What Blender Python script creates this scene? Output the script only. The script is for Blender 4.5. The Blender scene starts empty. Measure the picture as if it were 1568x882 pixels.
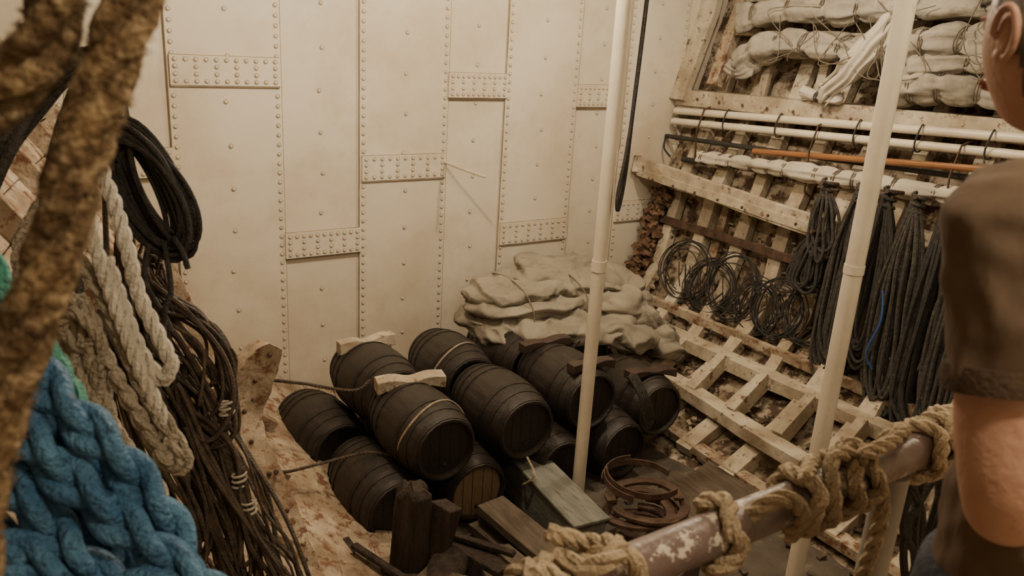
import bpy, math, random
from mathutils import Vector, Matrix, noise, Euler
rnd=random.Random(7)
V=Vector
col=bpy.context.scene.collection
# ------------------------------------------------------------ materials
def mat(name,c1,c2=None,c3=None,scale=3,rough=.7,metal=0,bump=.2,bscale=30,thr=.6,soft=.06,stretch=(1,1,1),detail=6,spec=.4,dist=.02,c4=None,s4=1.0,t4=.6):
    m=bpy.data.materials.new(name);m.use_nodes=True;nt=m.node_tree;N=nt.nodes;L=nt.links
    b=N["Principled BSDF"];b.inputs["Roughness"].default_value=rough;b.inputs["Metallic"].default_value=metal
    b.inputs["Specular IOR Level"].default_value=spec
    tc=N.new("ShaderNodeTexCoord");mp=N.new("ShaderNodeMapping");mp.inputs["Scale"].default_value=stretch
    L.new(tc.outputs["Object"],mp.inputs[0])
    n1=N.new("ShaderNodeTexNoise");n1.inputs["Scale"].default_value=scale;n1.inputs["Detail"].default_value=detail;n1.inputs["Roughness"].default_value=.62
    L.new(mp.outputs[0],n1.inputs[0])
    r=N.new("ShaderNodeValToRGB");r.color_ramp.elements[0].position=.35;r.color_ramp.elements[1].position=.65
    r.color_ramp.elements[0].color=(*c1,1);r.color_ramp.elements[1].color=(*(c2 or c1),1)
    L.new(n1.outputs[0],r.inputs[0]);out=r.outputs[0]
    def over(out,c,sc,th,so,seed):
        n2=N.new("ShaderNodeTexNoise");n2.noise_dimensions='4D';n2.inputs["W"].default_value=seed;n2.inputs["Scale"].default_value=sc;n2.inputs["Detail"].default_value=8;n2.inputs["Roughness"].default_value=.7
        L.new(mp.outputs[0],n2.inputs[0])
        r2=N.new("ShaderNodeValToRGB");r2.color_ramp.elements[0].position=th-so;r2.color_ramp.elements[1].position=th+so
        L.new(n2.outputs[0],r2.inputs[0])
        mx=N.new("ShaderNodeMix");mx.data_type='RGBA';L.new(r2.outputs[0],mx.inputs[0]);L.new(out,mx.inputs[6]);mx.inputs[7].default_value=(*c,1)
        return mx.outputs[2]
    if c4: out=over(out,c4,s4,t4,.12,5)
    if c3: out=over(out,c3,scale*2.3,thr,soft,0)
    L.new(out,b.inputs["Base Color"])
    if bump:
        n3=N.new("ShaderNodeTexNoise");n3.inputs["Scale"].default_value=bscale;n3.inputs["Detail"].default_value=5
        L.new(mp.outputs[0],n3.inputs[0])
        bp=N.new("ShaderNodeBump");bp.inputs["Strength"].default_value=bump;bp.inputs["Distance"].default_value=dist
        L.new(n3.outputs[0],bp.inputs["Height"]);L.new(bp.outputs[0],b.inputs["Normal"])
    return m
M=dict(
 bulk=mat("bulkhead_paint",(.74,.68,.57),(.68,.61,.49),(.48,.38,.25),scale=.9,rough=.38,bump=.05,bscale=5,thr=.73,soft=.1,c4=(.55,.46,.33),s4=.8,t4=.58),
 rivet=mat("rivet_paint",(.66,.59,.47),(.56,.48,.36),scale=4,rough=.4,bump=0),
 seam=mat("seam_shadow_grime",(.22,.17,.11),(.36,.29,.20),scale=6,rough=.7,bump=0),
 hull=mat("hull_flaking_paint",(.17,.12,.075),(.46,.39,.29),(.075,.045,.026),scale=3.4,rough=.85,bump=.9,bscale=14,thr=.51,soft=.04),
 frame=mat("frame_white_paint",(.62,.56,.44),(.43,.365,.265),(.16,.10,.06),scale=5,rough=.7,bump=.4,bscale=25,thr=.59,soft=.03,c4=(.26,.20,.135),s4=1.9,t4=.52),
 framer=mat("frame_rusty_paint",(.54,.46,.35),(.33,.255,.17),(.16,.078,.04),scale=5,rough=.8,bump=.5,bscale=30,thr=.55,soft=.04,c4=(.17,.115,.07),s4=2.2,t4=.52),
 rust=mat("rusty_iron",(.055,.032,.022),(.12,.07,.047),scale=9,rough=.8,bump=.5,bscale=60,metal=0),
 floor=mat("hold_floor_dirt",(.060,.048,.037),(.12,.10,.075),(.20,.17,.13),scale=2.2,rough=.9,bump=.8,bscale=18,thr=.62,soft=.06),
 barrel=mat("tarred_oak",(.018,.0145,.0125),(.038,.030,.024),scale=9,rough=.42,bump=.35,bscale=40,stretch=(6,.6,6)),
 hoop=mat("black_hoop_iron",(.020,.017,.015),(.038,.029,.024),scale=10,rough=.5,metal=.2,bump=.2),
 head=mat("barrel_head_wood",(.014,.012,.011),(.025,.021,.019),scale=8,rough=.36,bump=.3,bscale=30,stretch=(1,1,9)),
 headtan=mat("barrel_head_tan",(.15,.10,.06),(.22,.155,.095),scale=8,rough=.6,bump=.3,bscale=30,stretch=(9,1,1)),
 canvas=mat("grey_canvas",(.215,.19,.15),(.32,.285,.225),(.15,.12,.09),scale=3,rough=.95,bump=.7,bscale=5,dist=.05,thr=.66,soft=.1),
 canvas2=mat("pale_canvas",(.27,.245,.20),(.40,.36,.295),(.19,.155,.115),scale=3,rough=.95,bump=.6,bscale=7,dist=.04,thr=.62,soft=.1),
 sail=mat("white_sailcloth",(.44,.40,.33),(.56,.51,.42),(.30,.25,.18),scale=3,rough=.9,bump=.5,bscale=12,thr=.64),
 pipe=mat("white_pipe_paint",(.70,.64,.51),(.62,.55,.43),(.40,.29,.18),scale=4,rough=.35,bump=.1,thr=.66,soft=.03),
 black=mat("black_cordage",(.022,.020,.018),(.05,.044,.038),scale=30,rough=.7,bump=.6,bscale=120),
 dark=mat("grey_tarred_rope",(.038,.034,.030),(.09,.08,.067),scale=30,rough=.85,bump=.8,bscale=120),
 twine=mat("grey_brown_twine",(.12,.095,.07),(.20,.165,.12),scale=30,rough=.9,bump=.3,bscale=120),
 wire=mat("brown_wire_rope",(.05,.036,.027),(.125,.092,.064),scale=20,rough=.55,bump=.6,bscale=150),
 blue=mat("blue_polyrope",(.035,.12,.25),(.10,.25,.41),(.02,.06,.12),scale=14,rough=.5,bump=.9,bscale=120,thr=.60,stretch=(1,1,1)),
 teal=mat("teal_polyrope",(.04,.20,.155),(.08,.30,.23),scale=14,rough=.6,bump=.8,bscale=90),
 beige=mat("beige_hemp",(.31,.265,.195),(.50,.44,.34),(.17,.135,.09),scale=16,rough=.95,bump=.9,bscale=110,thr=.64),
 white=mat("white_nylon_rope",(.50,.46,.38),(.64,.59,.50),scale=16,rough=.8,bump=.6,bscale=110),
 manila=mat("manila_rope",(.40,.31,.20),(.58,.47,.32),(.24,.17,.10),scale=22,rough=.9,bump=.8,bscale=130,thr=.64),
 fuzz=mat("tarred_fuzzy_rope",(.085,.05,.024),(.22,.145,.07),(.48,.36,.21),scale=28,rough=.95,bump=1,bscale=100,thr=.58,soft=.1),
 greyt=mat("grey_green_timber",(.13,.135,.115),(.21,.21,.18),(.08,.065,.045),scale=4,rough=.75,bump=.3,stretch=(4,.6,4),thr=.58),
 wood=mat("old_brown_timber",(.065,.048,.034),(.14,.108,.077),scale=5,rough=.8,bump=.5,bscale=30,stretch=(5,.7,5)),
 darkw=mat("dark_rotten_wood",(.026,.019,.015),(.065,.046,.033),scale=6,rough=.85,bump=.9,bscale=30,stretch=(3,3,.6)),
 chockw=mat("brown_chock_wood",(.035,.023,.018),(.065,.041,.03),scale=6,rough=.6,bump=.3),
 varn=mat("varnished_spar",(.23,.10,.04),(.32,.15,.06),scale=5,rough=.35,bump=0,stretch=(5,.5,5)),
 rail=mat("peeling_rail_paint",(.15,.105,.09),(.21,.155,.135),(.62,.56,.47),scale=7,rough=.36,bump=.25,bscale=25,thr=.56,soft=.015,c4=(.30,.28,.26),s4=5,t4=.6),
 post=mat("grey_post_paint",(.30,.29,.26),(.38,.36,.32),scale=6,rough=.5,bump=.1),
 plat=mat("platform_planks",(.24,.17,.11),(.33,.24,.16),scale=4,rough=.7,bump=.3,stretch=(1,6,1)),
 shirt=mat("brown_tshirt",(.125,.088,.062),(.155,.112,.08),scale=6,rough=.95,bump=.5,bscale=11,spec=.2,stretch=(1,1,.35)),
 hem=mat("tshirt_hem",(.08,.054,.038),(.09,.062,.044),scale=30,rough=.95,bump=.3,bscale=150,spec=.2),
 jeans=mat("dark_trousers",(.04,.045,.06),(.06,.065,.085),scale=20,rough=.9,bump=.3,bscale=60),
 skin=mat("skin",(.46,.255,.18),(.55,.33,.24),scale=14,rough=.5,bump=.15,bscale=110),
 lip=mat("lip",(.42,.17,.13),rough=.5,bump=0),
 eye=mat("eye_white",(.8,.78,.74),rough=.2,bump=0), iris=mat("iris",(.05,.035,.02),rough=.2,bump=0),
 hair=mat("grey_hair",(.10,.09,.08),(.26,.24,.21),scale=40,rough=.8,bump=.8,bscale=160,stretch=(1,1,.25)),
 shoe=mat("brown_shoe",(.07,.04,.025),rough=.5,bump=.1),
 net=mat("bright_blue_cord",(.03,.09,.28),rough=.6,bump=0),
 ceil=mat("ceiling_paint",(.6,.52,.4),(.5,.42,.32),scale=2,rough=.8,bump=.2),
 rivetshade=mat("rivet_painted_shade",(.46,.38,.28),(.36,.28,.19),scale=7,rough=.7,bump=0),  # ring round rivet heads, shade put into the colour
 brownrot=mat("rotted_brown_fill",(.06,.03,.018),(.20,.12,.07),(.35,.27,.19),scale=14,rough=.95,bump=1,bscale=30,thr=.62),
)
# ------------------------------------------------------------ mesh builder
def catmull(P,n=8,closed=False):
    P=[V(p) for p in P];m=len(P);out=[]
    rng=range(m if closed else m-1)
    for i in rng:
        if closed: a,b,c,d=P[(i-1)%m],P[i],P[(i+1)%m],P[(i+2)%m]
        else: a,b,c,d=P[max(i-1,0)],P[i],P[i+1],P[min(i+2,m-1)]
        for k in range(n):
            t=k/n
            out.append(.5*((2*b)+(c-a)*t+(2*a-5*b+4*c-d)*t*t+(3*b-a-3*c+d)*t**3))
    if not closed: out.append(P[-1])
    return out
def resample(P,step,closed=False):
    if closed: P=P+[P[0]]
    L=[0]
    for i in range(1,len(P)): L.append(L[-1]+(P[i]-P[i-1]).length)
    n=max(3,int(L[-1]/step));out=[];j=0
    for k in range(n+(0 if closed else 1)):
        s=L[-1]*k/n
        while j<len(L)-2 and L[j+1]<s: j+=1
        d=L[j+1]-L[j];t=(s-L[j])/d if d>1e-9 else 0
        out.append(P[j].lerp(P[j+1],min(max(t,0),1)))
    return out
def frames(P,closed=False):
    n=len(P);T=[]
    for i in range(n):
        a=P[(i-1)%n] if closed else P[max(i-1,0)];b=P[(i+1)%n] if closed else P[min(i+1,n-1)]
        t=(b-a);T.append(t.normalized() if t.length>1e-9 else V((0,0,1)))
    up=V((0,0,1)) if abs(T[0].z)<.9 else V((1,0,0))
    N=[(up-T[0]*up.dot(T[0])).normalized()]
    for i in range(1,n):
        q=T[i-1].rotation_difference(T[i]);v=q@N[-1];v=(v-T[i]*v.dot(T[i]))
        N.append(v.normalized())
    return T,N,[T[i].cross(N[i]) for i in range(n)]
class MB:
    def __init__(s): s.v=[];s.f=[];s.m=[];s.sm=[]
    def add(s,vs,fs,mi=0,smooth=True):
        o=len(s.v);s.v+= [tuple(v) for v in vs]
        for f in fs: s.f.append(tuple(i+o for i in f));s.m.append(mi);s.sm.append(smooth)
    def box(s,c,sz,rot=None,mi=0,jit=0):
        R=Euler(rot or (0,0,0)).to_matrix();vs=[]
        for z in(-.5,.5):
            for y in(-.5,.5):
                for x in(-.5,.5):
                    vs.append(V(c)+R@V((x*sz[0]+rnd.uniform(-jit,jit),y*sz[1]+rnd.uniform(-jit,jit),z*sz[2]+rnd.uniform(-jit,jit))))
        s.add(vs,[(0,2,3,1),(4,5,7,6),(0,1,5,4),(2,6,7,3),(0,4,6,2),(1,3,7,5)],mi,False)
    def beam(s,P,w,h,mi=0,up=(0,0,1),wob=0):
        """rectangular section swept along polyline"""
        P=[V(p) for p in P];n=len(P);vs=[];up=V(up)
        for i in range(n):
            t=(P[min(i+1,n-1)]-P[max(i-1,0)]).normalized();sd=t.cross(up).normalized();u=sd.cross(t)
            a=w/2+rnd.uniform(-wob,wob);b=h/2+rnd.uniform(-wob,wob)
            vs+=[P[i]+sd*a+u*b,P[i]-sd*a+u*b,P[i]-sd*a-u*b,P[i]+sd*a-u*b]
        fs=[(0,1,2,3),(4*n-1,4*n-2,4*n-3,4*n-4)]
        for i in range(n-1):
            for k in range(4): fs.append((4*i+k,4*i+4+k,4*i+4+(k+1)%4,4*i+(k+1)%4))
        s.add(vs,fs,mi,False)
    def tube(s,P,r,seg=8,mi=0,closed=False,caps=True,nz=0):
        P=[V(p) for p in P];n=len(P)
        if n<2:return
        T,N,B=frames(P,closed);vs=[];fs=[]
        for i in range(n):
            rr=r[i] if isinstance(r,(list,tuple)) else r
            for k in range(seg):
                a=2*math.pi*k/seg;q=rr
                if nz: q=rr*(1+nz*noise.noise((P[i]+N[i]*math.cos(a)*rr+B[i]*math.sin(a)*rr)*60))
                vs.append(P[i]+(N[i]*math.cos(a)+B[i]*math.sin(a))*q)
        for i in range(n if closed else n-1):
            j=(i+1)%n
            for k in range(seg): fs.append((i*seg+k,i*seg+(k+1)%seg,j*seg+(k+1)%seg,j*seg+k))
        if not closed and caps: fs.append(tuple(range(seg))[::-1]);fs.append(tuple((n-1)*seg+k for k in range(seg)))
        s.add(vs,fs,mi,True)
    def rope(s,P,R,mi=0,n=3,pitch=None,step=None,seg=6,plait=False,closed=False,nz=0):
        P=resample(catmull(P,8,closed),step or R*.55,closed);T,N,B=frames(P,closed);pitch=pitch or R*(10 if plait else 6.5)
        for k in range(n):
            Q=[];d=0
            for i in range(len(P)):
                if i: d+=(P[i]-P[i-1]).length
                a=2*math.pi*(d/pitch+k/n)
                if plait: Q.append(P[i]+N[i]*math.cos(a)*R*.60+B[i]*math.sin(2*a)*R*.40)
                else: Q.append(P[i]+(N[i]*math.cos(a)+B[i]*math.sin(a))*R*.5)
            s.tube(Q,R*(.44 if plait else .54),seg,mi,nz=nz)
    def blob(s,c,sz,mi=0,rot=None,nu=24,nv=16,e=1.0,disp=None):
        R=Euler(rot or (0,0,0)).to_matrix();vs=[];fs=[]
        sp=lambda x,p:math.copysign(abs(x)**p,x)
        for j in range(nv+1):
            ph=-math.pi/2+math.pi*j/nv
            for i in range(nu):
                th=2*math.pi*i/nu
                d=V((sp(math.cos(ph),e)*sp(math.cos(th),e),sp(math.cos(ph),e)*sp(math.sin(th),e),sp(math.sin(ph),e)))
                p=V((d.x*sz[0],d.y*sz[1],d.z*sz[2]))
                if disp: p=disp(p,d)
                vs.append(V(c)+R@p)
        for j in range(nv):
            for i in range(nu): fs.append((j*nu+i,j*nu+(i+1)%nu,(j+1)*nu+(i+1)%nu,(j+1)*nu+i))
        s.add(vs,fs,mi,True)
    def lathe(s,prof,o,ax,seg=32,mis=None,groove=0):
        """prof: list (axial,radius,mat)"""
        o=V(o);ax=V(ax).normalized();u=V((0,0,1)).cross(ax).normalized();w=ax.cross(u)
        n=len(prof);vs=[]
        for (a,r,m) in prof:
            for k in range(seg):
                t=2*math.pi*k/seg;rr=r
                if groove and m==0 and k%4==0: rr=r-groove
                vs.append(o+ax*a+(u*math.cos(t)+w*math.sin(t))*rr)
        for i in range(n-1):
            for k in range(seg):
                s.f.append((len(s.v)+i*seg+k,len(s.v)+i*seg+(k+1)%seg,len(s.v)+(i+1)*seg+(k+1)%seg,len(s.v)+(i+1)*seg+k));s.m.append(prof[i+1][2]);s.sm.append(True)
        s.v+=[tuple(v) for v in vs]
    def done(s,name,mats,bevel=0,parent=None,sharp=35,mods=None):
        me=bpy.data.meshes.new(name);me.from_pydata(s.v,[],s.f);me.update()
        for m in mats: me.materials.append(m)
        me.polygons.foreach_set("material_index",s.m);me.polygons.foreach_set("use_smooth",s.sm)
        try: me.set_sharp_from_angle(angle=math.radians(sharp))
        except Exception: pass
        ob=bpy.data.objects.new(name,me);col.objects.link(ob)
        if parent: ob.parent=parent
        if bevel:
            b=ob.modifiers.new("bevel","BEVEL");b.width=bevel;b.segments=2;b.limit_method='ANGLE';b.angle_limit=math.radians(40)
        return ob
def lerp(a,b,t): return a+(b-a)*t
def interp(tab,z):
    if z<=tab[0][0]: return tab[0][1]
    for (a,b),(c,d) in zip(tab,tab[1:]):
        if z<=c: return lerp(b,d,(z-a)/(c-a))
    return tab[-1][1]
# ------------------------------------------------------------ bulkhead
xs=[-2.0,-1.1,-.28,.55,1.37,2.215,3.01,3.86,4.6,5.45,6.2,7.0,7.85,8.6]
b=MB()
b.box((3.3,7.06,2.3),(10.8,.08,5.6),mi=0)
for i in range(len(xs)-1):
    if i%2==0:
        b.box(((xs[i]+xs[i+1])/2,7.009,2.3),(xs[i+1]-xs[i]+.07,.034,5.6),mi=0)
straps={0:2.0,1:3.1,2:1.6,3:2.45,4:3.19,5:1.65,6:2.335,7:3.115,8:1.565,9:3.03,10:1.7,11:2.4}
def rivet(x,z,y=7.0,r=.014):
    vs=[];n=8
    for k in range(n): a=2*math.pi*k/n;vs.append((x+math.cos(a)*r,y,z+math.sin(a)*r))
    for k in range(n): a=2*math.pi*k/n;vs.append((x+math.cos(a)*r*.75,y-r*.6,z+math.sin(a)*r*.75))
    vs.append((x,y-r*.85,z))
    fs=[(k,(k+1)%n,n+(k+1)%n,n+k) for k in range(n)]+[(n+k,n+(k+1)%n,2*n) for k in range(n)]
    b.add(vs,[f[::-1] for f in fs],1)
    # dark ring round the head: rivet shadow contrast painted in
    q=[(x+math.cos(2*math.pi*k/n)*r*1.32,y-.0015,z+math.sin(2*math.pi*k/n)*r*1.32) for k in range(n)]
    b.add(q,[tuple(range(n))[::-1]],3,False)
for i,zc in straps.items():
    x0,x1=xs[i]+(.03 if i%2 else -.02),xs[i+1]-(.03 if i%2 else -.02)
    b.box(((x0+x1)/2,6.985,zc),(x1-x0,.034,.235),mi=0)
    yy=6.998 if i%2 else 6.99
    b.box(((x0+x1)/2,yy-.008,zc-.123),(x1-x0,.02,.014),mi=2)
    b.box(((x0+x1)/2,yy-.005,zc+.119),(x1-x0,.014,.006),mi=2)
    nx=11
    for r in (-.085,-.03,.03,.085):
        for k in range(nx):
            if r in(-.03,.03) and k%2: continue
            rivet(x0+.04+(x1-x0-.08)*k/(nx-1),zc+r,6.967,.016)
for i,x in enumerate(xs):
    sx=-.037 if i%2==0 else .037
    z=.0
    while z<4.9:
        rivet(x,z,6.991,.016);z+=.083
    b.box((x+sx,6.9985,2.3),(.008,.008,5.4),mi=2)
for i in range(len(xs)-1):
    z=.25+.1*(i%3)
    while z<4.8:
        rivet((xs[i]+xs[i+1])/2+rnd.uniform(-.02,.02),z,6.991 if i%2==0 else 7.019,.017);z+=.37
b.box((3.19,6.995,.62),(.26,.06,.014),mi=2);b.box((3.31,6.995,.55),(.014,.06,.15),mi=2);b.box((3.07,6.995,.55),(.014,.06,.15),mi=2)
b.tube([(3.86,7.0,2.37),(3.95,6.75,2.33),(4.06,6.5,2.29)],.014,8,1)
b.blob((3.86,6.985,2.37),(.03,.02,.03),1,nu=10,nv=6)
b.done("wall_front",[M['bulk'],M['rivet'],M['seam'],M['rivetshade']])
# ------------------------------------------------------------ hull sides
RT=[(0,4.95),(.25,5.6),(.6,6.2),(1.1,6.62),(2.1,6.88),(3.05,7.3),(4.15,7.65),(5.0,7.9)]
LT=[(0,2.95),(.25,2.3),(.6,1.72),(1.1,1.35),(2.1,1.0),(3.05,.35),(4.15,-.3),(5.0,-.7)]
def HR(y,z): return interp(RT,z)
def HL(y,z): return interp(LT,z)-(7-y)*.22
def hullwall(fn,name,sgn):
    w=MB();zs=[i*5.0/60 for i in range(61)];ys=[7.05-i*.12 for i in range(72)];vs=[];fs=[]
    for y in ys:
        for z in zs:
            d=noise.noise(V((y*1.5,z*1.5,sgn)))*.03+noise.noise(V((y*6,z*6,sgn)))*.02+noise.noise(V((y*14,z*14,sgn)))*.012
            vs.append((fn(y,z)+.02*sgn+d,y,z-.02))
    n=len(zs)
    for i in range(len(ys)-1):
        for j in range(n-1):
            f=(i*n+j,i*n+j+1,(i+1)*n+j+1,(i+1)*n+j);fs.append(f if sgn>0 else f[::-1])
    w.add(vs,fs,0,True);return w.done(name,[M['hull']])
hullwall(HR,"wall_right",1);hullwall(HL,"wall_left",-1)
# frames right
f=MB()
y=6.55;k=0
while y>-1.2:
    P=[]
    for z in [.06,.2,.35,.6,.85,1.1,1.6,2.1,2.6,3.05,3.6,4.15,4.8]:
        P.append((HR(y,z)-.05,y+noise.noise(V((y*3,z*1.3,3)))*.05,z+.03))
    f.beam(P,.13 if k%2 else .10,.15,0,up=(0,1,0),wob=.014)
    if k%3==1: f.beam([(HR(y,z)-.02,y-.2,z+.03) for z in (.75,1.1,1.6,1.95)],.07,.1,2,up=(0,1,0),wob=.015)
    y-=.52;k+=1
def strg(P,w,h,mi=0): f.beam(catmull(P,6),w,h,mi,wob=.006)
strg([(6.55,6.9,2.18),(6.58,5.8,2.12),(6.62,4.2,2.03),(6.66,1,1.95)],.34,.09)
strg([(6.40,6.93,2.27),(6.43,6.85,2.24),(6.46,5.8,2.16),(6.5,4.2,2.05),(6.55,1,1.97)],.07,.2)
strg([(5.98,6.3,.66),(6.0,5,.64),(6.08,3.1,.62),(6.1,0,.6)],.18,.13)
strg([(6.22,6.5,.83),(6.25,5,.82),(6.3,3.1,.8),(6.3,0,.8)],.06,.1,2)
strg([(5.6,5.75,.40),(5.53,5.0,.40),(5.38,3.4,.38),(5.3,0,.36)],.18,.12)
strg([(5.2,5.2,.13),(5.1,3.4,.12),(5.0,0,.12)],.14,.08,2)
y=5.9
while y>0:
    f.beam([(5.52,y,.40),(5.96,y+.03,.66)],.16,.1,0,up=(0,1,0),wob=.01);y-=.52
f.beam([(6.75,6.88,.9),(6.85,6.88,1.6),(6.9,6.88,2.1)],.12,.2,0,up=(0,1,0))
f.beam([(6.9,6.93,3.0),(7.25,6.93,4.0),(7.4,6.93,4.9)],.1,.3,0,up=(0,1,0))
f.beam([(7.05,6.5,3.2),(7.35,6.5,4.1),(7.5,6.5,4.9)],.12,.14,2,up=(0,1,0))
# rusty flat bar
f.beam([(6.62,6.95,1.66),(6.6,5.8,1.67),(6.56,4.3,1.66)],.02,.09,1)
# upper ledge with front lip
f.beam([(7.16,6.93,3.1),(7.22,3.2,3.17),(7.27,0,3.2)],.44,.05,0)
f.beam([(6.95,6.95,3.02),(7.02,3.2,3.11),(7.05,0,3.13)],.05,.15,0)
f.beam([(7.0,6.95,2.93),(7.07,3.2,3.03),(7.1,0,3.05)],.1,.05,0)
f.beam([(7.35,6.6,3.78),(7.38,3.2,3.82),(7.4,0,3.82)],.3,.05,0)
for y in (5.9,5.2,4.3,3.3,2.2): f.box((7.2,y,3.4),(.06,.1,.6),(.0,.15,0),0)
for y in [6.6-.33*i for i in range(18)]:
    f.blob((6.36,y,2.14-.018*(6.6-y)*2),(.012,.018,.018),1,nu=8,nv=6);f.blob((6.92,y,3.04),(.01,.018,.018),1,nu=8,nv=6)
f.done("hull_frames",[M['frame'],M['rust'],M['framer'],M['darkw']],bevel=.01)
p=MB()
for i in range(260):
    z=rnd.uniform(.6,2.0);p.box((HR(6.8,z)-rnd.uniform(.03,.24),rnd.uniform(6.60,6.86),z),(rnd.uniform(.04,.09),rnd.uniform(.04,.1),rnd.uniform(.03,.08)),(rnd.uniform(0,1),rnd.uniform(0,1),rnd.uniform(0,1)),0,jit=.012)
p.done("rotten_packing",[M['brownrot']])
# pipes and spars stowed under ledge
p=MB();p.tube([(6.90,6.9,2.88),(6.93,3.2,3.06),(6.95,1,3.14)],.040,12);p.done("stowed_pipe",[M['pipe']])
p=MB();p.tube([(6.88,6.9,2.76),(6.91,3.2,2.93),(6.93,1,3.0)],.040,12);p.done("stowed_pipe",[M['pipe']])
p=MB()
p.tube([(6.85,6.96,2.58),(6.88,5,2.64),(6.9,3.3,2.70)],.026,10,0)
p.tube([(6.8,6.6,2.36),(6.82,5,2.44),(6.85,2.8,2.55)],.03,10,0)
p.tube(catmull([(6.85,6.96,2.58),(6.78,6.9,2.45),(6.8,6.8,2.36)],5),.012,6,0)
p.done("iron_davit_rod",[M['black']])
p=MB();p.tube([(6.80,5.6,2.60),(6.80,3.44,2.78),(6.8,1.2,2.93)],.030,10,0);p.done("varnished_spar",[M['varn']])
p=MB()
for y in (6.4,4.9,3.5,2):
    p.beam([(7.05,y,3.0),(6.84,y,2.95),(6.76,y,2.7),(6.8,y,2.3),(7.0,y,2.2)],.018,.010,0,up=(0,1,0))
for y in (6.1,5.4,4.5,3.9,3.3):
    zc=2.82+(6.9-y)*.046
    p.tube([(6.9+.065*math.cos(a),y+.01*math.sin(2*a),zc+.12*math.sin(a)) for a in [2*math.pi*q/20 for q in range(20)]],.008,6,1,closed=True)
p.done("spar_bracket",[M['rust'],M['dark']])
def roll(mb,P,r,seed,ties,mi=0,tmi=1,seg=40,flat=.85,amp=.12):
    P=resample(catmull(P,8),.018);T,N,B=frames(P);n=len(P);vs=[];fs=[]
    for i in range(n):
        t=i/(n-1);s_=t*n*.018;k=1.0
        for ti in ties: k-=.22*math.exp(-((t-ti)*n*.018/.05)**2)
        k+=.14*noise.noise(V((s_*3,seed,0)))
        e=min(1,min(t,1-t)*n*.018/.06+.35)
        for j in range(seg):
            a=2*math.pi*j/seg;ca,sa=math.cos(a),math.sin(a)
            w=noise.noise(V((ca*1.6,sa*1.6,s_*2+seed*7)))*amp*2.6
            rg=1-abs(noise.noise(V((ca*2.2+seed,sa*2.2,s_*1.1+a*.25))))*2.6
            rg2=1-abs(noise.noise(V((ca*3+s_*2.5,sa*3,s_*3.5+seed))))*2.6
            w+=max(0,rg)**1.3*amp*.8+max(0,rg2)**1.3*amp*.4-amp*.4
            q=r*(k*e+w)
            vs.append(P[i]+N[i]*ca*q*flat+B[i]*sa*q)
    for i in range(n-1):
        for j in range(seg): fs.append((i*seg+j,i*seg+(j+1)%seg,(i+1)*seg+(j+1)%seg,(i+1)*seg+j))
    fs.append(tuple(range(seg))[::-1]);fs.append(tuple((n-1)*seg+j for j in range(seg)))
    mb.add(vs,fs,mi,True)
    for ti in ties:
        i=int(ti*(n-1));tl=rnd.uniform(-.6,.6)
        for o in (-.012,.012):
            c=P[i]+T[i]*o
            mb.tube([c+N[i]*math.cos(a)*r*.88*flat+B[i]*math.sin(a)*r*.88+T[i]*.05*math.sin(a+tl)*tl for a in [2*math.pi*q/20 for q in range(20)]],.0065,6,tmi,closed=True)
s=MB();roll(s,[(6.78,6.35,2.42),(6.78,5.6,2.46),(6.79,4.6,2.5),(6.82,3.2,2.55),(6.84,2.4,2.58)],.08,3,[.03,.09,.13,.2,.26,.31,.4,.46,.5,.6,.7,.8,.92],flat=1,amp=.15);s.done("furled_sail",[M['sail'],M['twine']],sharp=180)
def sailroll(P,r,seed,ties,**k):
    s=MB();roll(s,P,r,seed,ties,amp=.17,**k);return s.done("rolled_sail",[M['canvas2'],M['twine']],sharp=180)
sailroll([(7.1,6.3,3.93),(7.12,5.6,4.02),(7.15,4.6,4.06),(7.2,3.2,4.15)],.17,1,[.08,.22,.36,.47,.65,.85])
sailroll([(7.12,6.25,4.2),(7.15,5.0,4.30),(7.25,3.2,4.4)],.15,9,[.2,.4,.6,.8])
sailroll([(7.0,6.15,3.44),(7.03,5.75,3.66),(7.04,5.0,3.69),(7.05,4.55,3.60)],.16,2,[.15,.34,.55,.8])
sailroll([(7.02,4.5,3.66),(7.05,4.0,3.76),(7.1,3.2,3.80),(7.1,2.5,3.8)],.17,4,[.2,.37,.5,.8])
sailroll([(7.0,4.35,3.34),(7.05,3.8,3.40),(7.08,3.2,3.41),(7.1,2.3,3.43)],.185,5,[.12,.25,.4,.62,.85])
sailroll([(7.0,4.2,3.56),(7.05,3.6,3.62),(7.08,2.5,3.66)],.12,12,[.3,.5,.7])
sailroll([(7.0,6.25,3.46),(7.0,6.1,3.38),(7.02,5.95,3.46)],.12,17,[.5])
s=MB()
for _ in range(14):
    y=rnd.uniform(3.0,6.0);P=[(6.84,y,3.5+rnd.uniform(-.1,.5)),(6.82,y+rnd.uniform(-.3,.3),3.4+rnd.uniform(0,.3)),(6.84,y+rnd.uniform(-.5,.5),3.6+rnd.uniform(-.2,.4)),(6.95,y+rnd.uniform(-.6,.6),4.0+rnd.uniform(-.1,.2))];s.tube(catmull(P,8),.005,6,0)
s.done("lashing_line",[M['twine']])
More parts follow.
